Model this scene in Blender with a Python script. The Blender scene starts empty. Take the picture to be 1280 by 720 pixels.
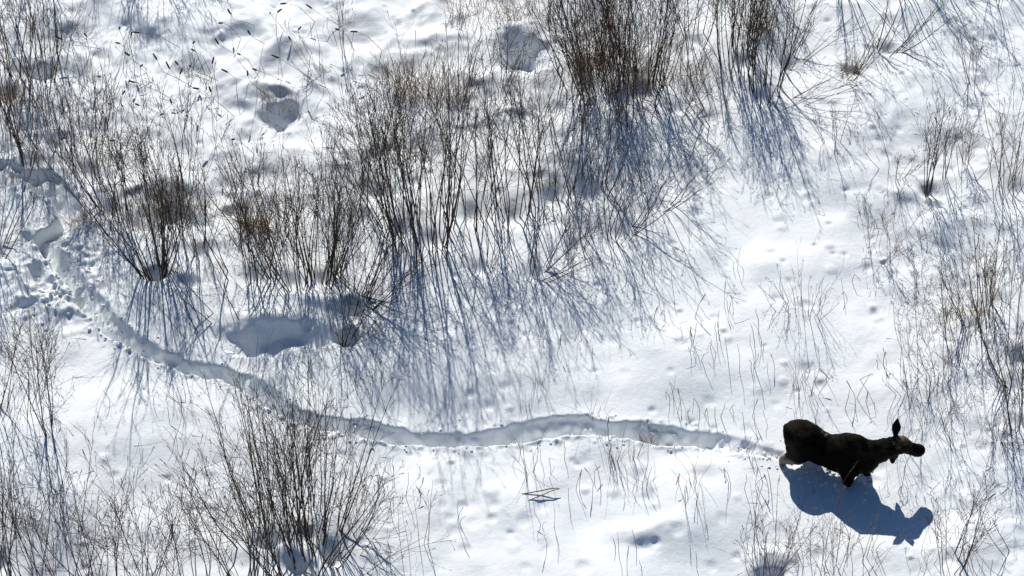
import bpy, bmesh, math, random
import numpy as np
from mathutils import Vector, Matrix

C = bpy.context.scene
R = math.radians
# ------------------------------------------------------------------ camera
ELEV = R(50.0); FPX = 2800.0; DIST = 47.1
FWD = np.array([0.0, math.cos(ELEV), -math.sin(ELEV)])
UPV = np.array([0.0, math.sin(ELEV), math.cos(ELEV)])
CAM = -FWD * DIST
cam_d = bpy.data.cameras.new('camera'); cam = bpy.data.objects.new('camera', cam_d)
C.collection.objects.link(cam); C.camera = cam
cam.location = CAM.tolist(); cam.rotation_euler = (R(90) - ELEV, 0, 0)
cam_d.sensor_width = 36; cam_d.lens = 36 * FPX / 1280; cam_d.clip_end = 9000; cam_d.clip_start = 0.5
# ------------------------------------------------------------------ light
SUN_EL = R(40.5); SUN_AZ = R(-9.0)            # from beyond the scene, a little to the left
SDIR = Vector((math.sin(SUN_AZ) * math.cos(SUN_EL), math.cos(SUN_AZ) * math.cos(SUN_EL), math.sin(SUN_EL)))
w = bpy.data.worlds.new('World'); C.world = w; w.use_nodes = True
nt = w.node_tree; bg = nt.nodes['Background']
sky = nt.nodes.new('ShaderNodeTexSky'); sky.sky_type = 'NISHITA'; sky.sun_disc = False
sky.sun_elevation = SUN_EL; sky.sun_rotation = SUN_AZ
sky.altitude = 300; sky.air_density = 1.0; sky.dust_density = 0.3; sky.ozone_density = 4.0
hs = nt.nodes.new('ShaderNodeHueSaturation'); hs.inputs['Saturation'].default_value = 1.2
nt.links.new(sky.outputs[0], hs.inputs['Color']); nt.links.new(hs.outputs[0], bg.inputs[0]); bg.inputs[1].default_value = 0.062
sl = bpy.data.lights.new('sun', 'SUN'); sl.energy = 4.1; sl.angle = R(0.53); sl.color = (1.0, 0.972, 0.90)
so = bpy.data.objects.new('sun', sl); C.collection.objects.link(so)
so.rotation_euler = SDIR.to_track_quat('Z', 'Y').to_euler()
C.view_settings.view_transform = 'Standard'; C.view_settings.look = 'None'
C.view_settings.exposure = 0.07; C.view_settings.gamma = 1.0
try: C.view_settings.use_curve_mapping = False
except Exception: pass
C.render.engine = 'CYCLES'

# ------------------------------------------------------------------ helpers
def at(px, py):
    """ground point (z=0) seen at photo pixel px,py"""
    px = np.asarray(px, float); py = np.asarray(py, float)
    dx = (px - 640) / FPX; dy = (360 - py) / FPX
    d = np.stack([dx, FWD[1] + UPV[1] * dy, FWD[2] + UPV[2] * dy], -1)
    t = -CAM[2] / d[..., 2]
    return CAM[:2] + d[..., :2] * t[..., None]

def hash2(ix, iy, s):
    n = (ix * 374761393 + iy * 668265263 + s * 1442695041) & 0xffffffff
    n = ((n ^ (n >> 13)) * 1274126177) & 0xffffffff
    return ((n ^ (n >> 16)) & 0xffffff) / float(0xffffff)
def vnoise(x, y, sc, s=0):
    x = x * sc; y = y * sc
    ix = np.floor(x).astype(np.int64); iy = np.floor(y).astype(np.int64)
    fx = x - ix; fy = y - iy
    fx = fx * fx * fx * (fx * (fx * 6 - 15) + 10); fy = fy * fy * fy * (fy * (fy * 6 - 15) + 10)
    a = hash2(ix, iy, s); b = hash2(ix + 1, iy, s); c = hash2(ix, iy + 1, s); d = hash2(ix + 1, iy + 1, s)
    return (a + (b - a) * fx) * (1 - fy) + (c + (d - c) * fx) * fy - 0.5
def sstep(t):
    t = np.clip(t, 0, 1); return t * t * (3 - 2 * t)

# ------------------------------------------------------------------ the snow surface as a height function
TRAIL = [(-40, 214), (5, 218), (48, 224), (80, 246), (88, 276), (62, 298), (64, 318), (84, 338), (103, 364), (118, 386), (137, 407), (166, 428), (200, 444), (240, 457),
         (280, 466), (312, 478), (338, 498), (362, 518), (400, 533), (450, 539), (500, 542), (550, 543), (600, 544),
         (640, 537), (680, 529), (720, 528), (760, 534), (800, 536), (840, 540), (880, 546), (920, 555), (955, 563), (990, 569)]
TR_W = [.40, .40, .36, .34, .30, .32, .30, .27, .26, .26, .22, .18, .17, .17, .17, .17, .19, .19, .19, .20, .20, .20, .21, .24, .26, .25, .22, .27, .27, .22, .17, .14, .13]
TR_D = [.30, .32, .32, .32, .36, .40, .42, .42, .38, .27, .27, .26, .27, .26, .26, .24, .26, .26, .27, .29, .30, .30, .32, .36, .38, .37, .33, .38, .38, .34, .27, .21, .18]
TRP = at([p[0] for p in TRAIL], [p[1] for p in TRAIL])
# pits: px, py, rx m, ry m, depth, edge softness
PITS = [(350, 148, .46, .34, .34, .5), (655, 66, .62, .50, .42, .4), (350, 424, 1.35, .40, .34, .35), (190, 274, 1.2, .42, .27, .7),
        (292, 266, .6, .24, .16, .8), (40, 300, .3, .22, .2, .6),
        (530, 22, .5, .3, .14, .8), (435, 425, .28, .22, .28, .5), (196, 345, .30, .22, .18, .7),
        (800, 681, .38, .16, .11, .9), (880, 598, .26, .12, .10, .9), (812, 616, .2, .12, .14, .8),
        (730, 566, .26, .1, .08, .9), (688, 688, .18, .12, .08, .9), (1170, 252, .22, .26, .16, .6), (1001, 383, .30, .1, .13, .6),
        (330, 672, .25, .2, .2, .6), (412, 690, .25, .2, .2, .6), (350, 705, .8, .4, .16, .8), (32, 385, .24, .14, .16, .5),
        (42, 345, .16, .22, .2, .4), (958, 716, .3, .22, .2, .6), (1180, 495, .32, .18, .1, .8), (440, 385, .34, .22, .2, .6),
        (470, 240, .5, .3, .2, .8), (1060, 85, .25, .2, .15, .7), (1188, 450, .3, .18, .12, .7), (1215, 372, .5, .16, .12, .6),
        (100, 45, .5, .2, .12, .8), (280, 75, .32, .2, .14, .7), (590, 120, .8, .4, .12, .9), (480, 95, .6, .3, .10, .9), (30, 90, .9, .4, .25, .7),
        (270, 345, .25, .16, .14, .6), (235, 355, .35, .2, .16, .6), (65, 178, .6, .25, .2, .6), (905, 285, .3, .1, .03, .9)]
MOUNDS = [(100, 75, .55, .28, .16), (540, 45, .8, .3, .2), (380, 60, .8, .4, .14), (240, 25, 1.0, .4, .12), (700, 380, .9, .5, .05), (300, 120, .9, .4, .14), (345, 118, .6, .22, .16),
          (1130, 245, .5, .3, .14), (800, 662, .6, .22, .14), (880, 582, .4, .2, .09), (400, 375, .8, .3, .26), (345, 397, .9, .2, .14), (655, 40, .7, .3, .2),
          (190, 235, 1.2, .3, .2), (30, 195, .7, .25, .2), (610, 95, .8, .3, .14), (1165, 228, .25, .14, .08), (965, 695, .4, .2, .14), (1110, 690, 1.0, .4, .1),
          (80, 385, .6, .35, .12), (320, 470, .5, .2, .06), (250, 300, .6, .2, .1), (15, 340, .5, .3, .1)]
MO_PX = (1033, 584)
MO = at(*MO_PX)
rs = np.random.RandomState(7)
SPOTS = []
def sp(n, x0, x1, y0, y1, amp):
    for _ in range(n):
        p = at(rs.uniform(x0, x1), rs.uniform(y0, y1))
        SPOTS.append((p[0], p[1], rs.uniform(.05, .15), rs.uniform(.4, 1.0) * amp * (1 if rs.rand() < .35 else -1)))
sp(120, 560, 1280, 380, 720, .045); sp(70, 960, 1280, 0, 380, .05); sp(60, 0, 420, 0, 320, .06); sp(50, 100, 640, 560, 720, .05); sp(40, 420, 900, 0, 400, .06)
for q in range(34):   # chunks by the broken start of the trail
    p = at(rs.uniform(25, 120), rs.uniform(318, 412)); SPOTS.append((p[0], p[1], rs.uniform(.035, .08), rs.uniform(-.03, .08)))
for q in range(26):
    p = at(rs.uniform(0, 110), rs.uniform(205, 330)); SPOTS.append((p[0], p[1], rs.uniform(.05, .12), rs.uniform(-.03, .07)))
for i in range(len(TRAIL) - 1):   # kicked-up lumps along the near lip
    for q in range(3):
        t = rs.rand(); b = TRP[i] * (1 - t) + TRP[i + 1] * t
        side = -1 if rs.rand() < .75 else 1
        SPOTS.append((b[0] + rs.normal(0, .04), b[1] + side * (TR_W[i] + rs.uniform(.02, .13)), rs.uniform(.025, .06), rs.uniform(.01, .045)))
    if i > 10:
        for q in range(3):       # hoof holes in the trench floor
            t = rs.rand(); b = TRP[i] * (1 - t) + TRP[i + 1] * t
            SPOTS.append((b[0], b[1] + rs.uniform(-.08, .08), rs.uniform(.06, .11), -rs.uniform(.06, .16)))
for lx, ly in ((985, 580), (1003, 577), (1062, 604), (1082, 596), (1030, 590), (1045, 590), (1015, 588), (1090, 600), (1096, 585)):
    p = at(lx, ly); SPOTS.append((p[0], p[1], .15, -.17)); SPOTS.append((p[0] - .22, p[1] + rs.uniform(-.12, .12), .10, rs.uniform(.03, .09)))
for q in range(40):
    p = at(rs.uniform(995, 1095), rs.uniform(578, 612)); SPOTS.append((p[0], p[1], rs.uniform(.03, .07), rs.uniform(-.05, .06)))
WELLS = []      # filled by the shrub list before the sheet is built

def height(x, y):
    x = np.asarray(x, float); y = np.asarray(y, float)
    shp = x.shape; x = x.ravel(); y = y.ravel()
    far = np.clip((np.hypot(x, y) - 16) / 40, 0, 1)
    z = .26 * vnoise(x, y, .22, 1) + .24 * vnoise(x, y, .55, 2) + .085 * vnoise(x, y, 1.3, 3) + .022 * vnoise(x, y, 3.1, 4)
    z += far * 3.0 * vnoise(x, y, .03, 9)
    # the top left quarter and the far right are rougher
    u = x + .35 * vnoise(x, y, 1.6, 21); v = y + .35 * vnoise(x, y, 1.6, 22)
    rough = sstep((y - 0.5) / 4) * sstep((4.5 - x) / 3) + .5 * sstep((x - 6) / 3)
    z += rough * (.30 * vnoise(u, v, 1.1, 5) + .11 * vnoise(u, v, 2.6, 6) + .03 * vnoise(u, v, 6, 10))
    b = at(75, 345); rub = np.exp(-(((x - b[0]) / 1.1) ** 2 + ((y - b[1]) / 1.3) ** 2))
    z += rub * (.17 * np.abs(vnoise(u, v, 3.2, 7)) + .12 * vnoise(u, v, 7.0, 8) + .07 * vnoise(u, v, 15.0, 11) - .02)
    wx = x + .16 * vnoise(x, y, 2.4, 31) + .05 * vnoise(x, y, 7, 33); wy = y + .16 * vnoise(x, y, 2.4, 32) + .05 * vnoise(x, y, 7, 34)
    for (px, py, rx, ry, h) in MOUNDS:
        c = at(px, py); z += h * np.exp(-(((wx - c[0]) / rx) ** 2 + ((wy - c[1]) / ry) ** 2))
    pn = vnoise(x, y, 3.3, 35)
    wx = wx + .22 * vnoise(x, y, 1.5, 36); wy = wy + .22 * vnoise(x, y, 1.5, 37) + .10 * vnoise(x, y, 4.2, 38)
    for (px, py, rx, ry, dp, ed) in PITS:
        c = at(px, py); dp = dp * (.4 if dp < .15 else .92); ry = ry * (1.6 if dp < .1 else 1); r = np.sqrt(((wx - c[0]) / rx) ** 2 + ((wy - c[1]) / ry) ** 2)
        z -= 1.05 * dp * sstep((1.25 - r) / (.55 + ed)) * (1 + .5 * pn)
    for (cx, cy, r0, dp) in WELLS:
        r2 = ((x - cx) ** 2 + (y - cy) ** 2) / r0 ** 2; m = r2 < 9
        z[m] -= dp * np.exp(-r2[m])
    for (cx, cy, r0, a) in SPOTS:
        r2 = ((x - cx) ** 2 + (y - cy) ** 2) / r0 ** 2; m = r2 < 9
        z[m] += a * np.exp(-r2[m] ** 1.5)
    # the trodden trail
    best = np.full(x.shape, 9.0); ww = np.full(x.shape, .2); dd = np.zeros(x.shape)
    m = (x > TRP[:, 0].min() - 1.2) & (x < TRP[:, 0].max() + 1.2) & (y > TRP[:, 1].min() - 1.2) & (y < TRP[:, 1].max() + 1.2)
    xm = x[m]; ym = y[m]; bm_ = best[m]; wm = ww[m]; dm = dd[m]; sg = np.zeros(xm.shape)
    nx = xm + .10 * vnoise(xm, ym, 2.2, 41); ny = ym + .12 * vnoise(xm, ym, 2.2, 42) + .05 * vnoise(xm, ym, 6.5, 43) + .02 * vnoise(xm, ym, 15, 44)
    for i in range(len(TRP) - 1):
        a = TRP[i]; e = TRP[i + 1] - a; L2 = (e ** 2).sum()
        t = np.clip(((nx - a[0]) * e[0] + (ny - a[1]) * e[1]) / L2, 0, 1)
        d = np.hypot(nx - a[0] - t * e[0], ny - a[1] - t * e[1])
        k = d < bm_; bm_[k] = d[k]; sg[k] = np.sign((ny - a[1]) * e[0] - (nx - a[0]) * e[1])[k]; wm[k] = (TR_W[i] * (1 - t) + TR_W[i + 1] * t)[k]; dm[k] = (TR_D[i] * (1 - t) + TR_D[i + 1] * t)[k]
    wm = wm * (.86 + .5 * vnoise(xm, ym, 1.7, 47) + .3 * vnoise(xm, ym, 4.5, 55)); cut = sstep((wm - bm_) / .075 + .5)
    dm = dm * (1.08 + .5 * vnoise(xm, ym, 1.2, 48))
    lip = np.exp(-((bm_ - wm - .07) / .06) ** 2)
    ramp = .22 + .78 * (1 - np.clip(sg * bm_ / np.maximum(wm, .05), -1, .98)) / 2
    dm = dm * 1.12 * ramp
    z[m] += -dm * cut + (.35 + .65 * (sg < 0)) * lip * (.0 + .09 * np.maximum(0, vnoise(xm, ym, 9, 45)) + .05 * np.maximum(0, vnoise(xm, ym, 19, 49)))
    z[m] += cut * (.09 * vnoise(xm, ym, 3.5, 46) + .05 * vnoise(xm, ym, 8, 50))
    # keep the snow level by the moose
    g = np.exp(-(((x - MO[0]) / 2.2) ** 2 + ((y - MO[1]) / 1.8) ** 2) ** 2)
    return (z * (1 - .75 * g)).reshape(shp)
def gz(x, y): return float(height(np.array([x]), np.array([y]))[0])

# ------------------------------------------------------------------ materials
def mat(name, col, rough=.8, var=.35, scale=12, spec=.2, col2=None):
    m = bpy.data.materials.new(name); m.use_nodes = True; n = m.node_tree; b = n.nodes['Principled BSDF']
    b.inputs['Roughness'].default_value = rough; b.inputs['Specular IOR Level'].default_value = spec
    tc = n.nodes.new('ShaderNodeTexCoord'); no = n.nodes.new('ShaderNodeTexNoise'); no.inputs['Scale'].default_value = scale
    no.inputs['Detail'].default_value = 4
    oi = n.nodes.new('ShaderNodeObjectInfo')
    ra = n.nodes.new('ShaderNodeValToRGB'); ra.color_ramp.elements[0].position = .3; ra.color_ramp.elements[1].position = .7
    c2 = col2 or tuple(min(1, c * (1 + var * 2)) for c in col)
    ra.color_ramp.elements[0].color = (*[c * (1 - var) for c in col], 1); ra.color_ramp.elements[1].color = (*c2, 1)
    ad = n.nodes.new('ShaderNodeMath'); ad.operation = 'ADD'
    mu = n.nodes.new('ShaderNodeMath'); mu.operation = 'MULTIPLY_ADD'; mu.inputs[1].default_value = .3; mu.inputs[2].default_value = -.15
    n.links.new(oi.outputs['Random'], mu.inputs[0]); n.links.new(no.outputs['Fac'], ad.inputs[0]); n.links.new(mu.outputs[0], ad.inputs[1])
    n.links.new(tc.outputs['Object'], no.inputs['Vector']); n.links.new(ad.outputs[0], ra.inputs[0]); n.links.new(ra.outputs[0], b.inputs['Base Color'])
    return m
M = dict(
    bark=mat('dark_willow_bark', (.050, .038, .027), .75, .35, 9),
    twig=mat('willow_twig', (.085, .056, .034), .7, .4, 14),
    redtwig=mat('reddish_twig', (.12, .052, .030), .7, .4, 14),
    browntwig=mat('brown_twig', (.095, .052, .028), .7, .4, 14),
    palebark=mat('pale_weathered_stem', (.19, .145, .095), .8, .3, 9),
    paletwig=mat('pale_dry_twig', (.22, .16, .10), .8, .35, 14),
    grass=mat('rusty_dead_grass', (.22, .125, .06), .85, .35, 6),
    straw=mat('straw_dead_grass', (.30, .21, .11), .85, .35, 6),
    reed=mat('dry_reed', (.17, .125, .075), .8, .35, 10),
    head=mat('seed_head', (.075, .045, .025), .95, .3, 40),
)
def snow_material():
    m = bpy.data.materials.new('snow'); m.use_nodes = True; n = m.node_tree; b = n.nodes['Principled BSDF']
    b.inputs['Roughness'].default_value = .55; b.inputs['Specular IOR Level'].default_value = .25
    tc = n.nodes.new('ShaderNodeTexCoord')
    def noise(sc, det=4, rough=.55):
        k = n.nodes.new('ShaderNodeTexNoise'); k.inputs['Scale'].default_value = sc; k.inputs['Detail'].default_value = det; k.inputs['Roughness'].default_value = rough
        n.links.new(tc.outputs['Object'], k.inputs['Vector']); return k
    a = noise(1.7, 5); ra = n.nodes.new('ShaderNodeValToRGB')
    ra.color_ramp.elements[0].position = .35; ra.color_ramp.elements[0].color = (.815, .845, .865, 1)
    ra.color_ramp.elements[1].position = .65; ra.color_ramp.elements[1].color = (.87, .89, .90, 1)
    n.links.new(a.outputs['Fac'], ra.inputs[0]); n.links.new(ra.outputs[0], b.inputs['Base Color'])
    h1 = noise(9, 6, .6); h2 = noise(55, 3, .6)
    b1 = n.nodes.new('ShaderNodeBump'); b1.inputs['Strength'].default_value = .35; b1.inputs['Distance'].default_value = .04
    b2 = n.nodes.new('ShaderNodeBump'); b2.inputs['Strength'].default_value = .35; b2.inputs['Distance'].default_value = .008
    n.links.new(h1.outputs['Fac'], b1.inputs['Height']); n.links.new(h2.outputs['Fac'], b2.inputs['Height'])
    n.links.new(b1.outputs[0], b2.inputs['Normal']); n.links.new(b2.outputs[0], b.inputs['Normal'])
    return m
M['snow'] = snow_material()

# ------------------------------------------------------------------ object plumbing
def empty(name, loc, label, cat, group=None):
    o = bpy.data.objects.new(name, None); C.collection.objects.link(o); o.location = loc; o.empty_display_size = .1
    o['label'] = label; o['category'] = cat
    if group: o['group'] = group
    return o
def mesh_obj(name, V, F, m, parent=None, smooth=True):
    me = bpy.data.meshes.new(name)
    V = np.asarray(V, np.float32).reshape(-1, 3); F = np.asarray(F, np.int32)
    k = F.shape[1]
    me.vertices.add(len(V)); me.vertices.foreach_set('co', V.ravel())
    me.loops.add(F.size); me.loops.foreach_set('vertex_index', F.ravel())
    me.polygons.add(len(F)); me.polygons.foreach_set('loop_start', np.arange(0, F.size, k, dtype=np.int32))
    me.polygons.foreach_set('loop_total', np.full(len(F), k, np.int32))
    me.update(calc_edges=True)
    if smooth: me.polygons.foreach_set('use_smooth', np.ones(len(F), bool))
    me.materials.append(m)
    o = bpy.data.objects.new(name, me); C.collection.objects.link(o)
    if parent: o.parent = parent
    return o
def tubes(P, Rr, sides=3):
    """P (N,K,3) polylines, Rr (N,K) radii -> verts, quads, closed with a degenerate-free taper"""
    N, K, _ = P.shape
    T = np.gradient(P, axis=1); T /= np.linalg.norm(T, axis=2, keepdims=True) + 1e-9
    up = np.where(np.abs(T[..., 2:3]) > .9, np.array([1., 0, 0]), np.array([0, 0, 1.]))
    A = np.cross(T, up); A /= np.linalg.norm(A, axis=2, keepdims=True) + 1e-9; B = np.cross(T, A)
    an = np.arange(sides) * 2 * math.pi / sides
    V = P[:, :, None, :] + Rr[:, :, None, None] * (A[:, :, None, :] * np.cos(an)[None, None, :, None] + B[:, :, None, :] * np.sin(an)[None, None, :, None])
    i = np.arange(N)[:, None, None]; j = np.arange(K - 1)[None, :, None]; s = np.arange(sides)[None, None, :]; s2 = (s + 1) % sides
    b = i * K * sides + j * sides
    F = np.stack([b + s, b + s2, b + sides + s2, b + sides + s], -1).reshape(-1, 4)
    return V.reshape(-1, 3), F
def merge(parts):
    V = []; F = []; o = 0
    for v, f in parts: V.append(v); F.append(f + o); o += len(v)
    return np.concatenate(V), np.concatenate(F)
def unit(v): return v / (np.linalg.norm(v, axis=-1, keepdims=True) + 1e-9)
def grow(rg, start, d0, L, K, wob, up=0.0):
    """N wobbling polylines: start (N,3), d0 (N,3), L (N,)"""
    N = len(start); P = np.zeros((N, K, 3)); P[:, 0] = start; d = unit(d0.copy())
    for k in range(1, K):
        d = unit(d + rg.normal(0, wob, (N, 3)) + np.array([0, 0, up]))
        P[:, k] = P[:, k - 1] + d * (L / (K - 1))[:, None]
    return P
def along(P, t):
    """points & tangents at t (N,m) on polylines P (N,K,3)"""
    N, K, _ = P.shape; f = t * (K - 1); i = np.minimum(f.astype(int), K - 2); fr = (f - i)[..., None]
    a = np.take_along_axis(P, i[..., None].repeat(3, -1), 1); b = np.take_along_axis(P, (i + 1)[..., None].repeat(3, -1), 1)
    return a + (b - a) * fr, unit(b - a)

def shrub(px, py, h, n, spread, label, lean=(0, 0), seed=0, mats=('bark', 'twig'), tw=8, sub=2, r=.014, base=.16, group=None, curve=.04, name='willow_shrub', tlen=1.0, well=True, low=.28):
    rg = np.random.RandomState(seed * 17 + int(px) * 3 + int(py) + 11)
    c = at(px, py); g = gz(c[0], c[1])
    h *= 1.12; big = h > 2 and n > 6; n = int(round(n * 1.1)) if big else n; base = base * (2.0 if base > .14 else 1.0); r *= 1.0; tw = max(3, int(round(tw * .66))) if h > 1.4 else tw; lean = (lean[0], lean[1] + .10)
    root = empty(name, (c[0], c[1], g), label, 'shrub', group)
    ph = rg.uniform(0, 2 * math.pi, n); th = spread * np.sqrt(rg.uniform(0.02, 1, n))
    d0 = np.stack([np.cos(ph) * np.sin(th) + lean[0], np.sin(ph) * np.sin(th) + lean[1], np.cos(th)], -1)
    rr = base * np.sqrt(rg.rand(n)); bx = np.stack([rr * np.cos(ph), rr * np.sin(ph), np.zeros(n)], -1)
    bx[:, 2] = [gz(c[0] + q[0], c[1] + q[1]) - g - .06 for q in bx]
    L = h * rg.uniform(.55, 1.08, n)
    S = grow(rg, bx, d0, L, 12, .042, curve)
    fr = np.linspace(0, 1, 12)[None, :, None]; bow = np.concatenate([rg.normal(0, .09, (n, 2)), np.zeros((n, 1))], 1)[:, None, :] * h
    S = S + bow * fr ** 2 * (1.3 - fr)
    taper = np.linspace(1, .26, 12)[None, :]; SR = (r * rg.uniform(.55, 1.1, n))[:, None] * taper
    # twigs
    tm = np.sort(rg.uniform(low, .97, (n, tw)), 1); p0, tg = along(S, tm)
    rnd = unit(rg.normal(0, 1, (n, tw, 3)))
    dd = unit(tg + rnd * rg.uniform(.2, .8, (n, tw, 1)) + np.array([0, 0, .12]))
    TL = (h * (.13 + .42 * (1 - tm)) * rg.uniform(.5, 1.15, (n, tw))) * tlen
    T = grow(rg, p0.reshape(-1, 3), dd.reshape(-1, 3), TL.ravel(), 7, .13, .05)
    T = T.reshape(n, tw, 7, 3)
    tr0 = min(r * .42, .0050)
    TRr = np.broadcast_to(tr0 * np.linspace(1, .6, 7), (n * tw, 7)).reshape(n, tw, 7)
    for i in range(n):
        V, F = tubes(S[i:i + 1], SR[i:i + 1], 5)
        st = mesh_obj('stem', V, F, M[mats[0]], root)
        parts = [tubes(T[i], TRr[i], 3)]
        if sub:
            tt = rg.uniform(.25, .95, (tw, sub)); q0, qg = along(T[i], tt)
            qd = unit(qg + unit(rg.normal(0, 1, (tw, sub, 3))) * rg.uniform(.4, .9, (tw, sub, 1)))
            QL = (TL[i][:, None] * rg.uniform(.3, .75, (tw, sub)))
            Q = grow(rg, q0.reshape(-1, 3), qd.reshape(-1, 3), QL.ravel(), 4, .2, .04)
            qr = np.tile(np.array([.0027, .0025, .0022, .0020]), (len(Q), 1))
            qr[rg.rand(len(Q)) < .35, -1] = .0085      # a bud or catkin at some tips
            parts.append(tubes(Q, qr, 3))
        V, F = merge(parts); mesh_obj('twigs', V, F, M[mats[1]], st)
    return root

def tuft(px, py, h, n, rad, label, m='grass', spread=.5, group=None, name='dry_grass_tuft', droop=-.09, seed=0):
    rg = np.random.RandomState(int(px * 7 + py) + seed); c = at(px, py); g = gz(*c)
    ph = rg.uniform(0, 6.283, n); rr = rad * np.sqrt(rg.rand(n)); th = spread * rg.rand(n) ** .7; az = ph + rg.normal(0, .7, n)
    b = np.stack([rr * np.cos(ph), rr * np.sin(ph) * .6, np.zeros(n)], -1)
    b[:, 2] = height(c[0] + b[:, 0], c[1] + b[:, 1]) - g - .03
    d = np.stack([np.cos(az) * np.sin(th), np.sin(az) * np.sin(th), np.cos(th)], -1)
    P = grow(rg, b, d, h * rg.uniform(.5, 1.1, n), 6, .12, droop)
    Rr = (rg.uniform(.003, .0055, n))[:, None] * np.array([1, .9, .8, .7, .55, .3])[None]
    V, F = tubes(P, Rr, 3); o = mesh_obj(name, V, F, M[m]); o.location = (c[0], c[1], g)
    o['label'] = label; o['category'] = 'grass tuft'
    if group: o['group'] = group
    return o

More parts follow.
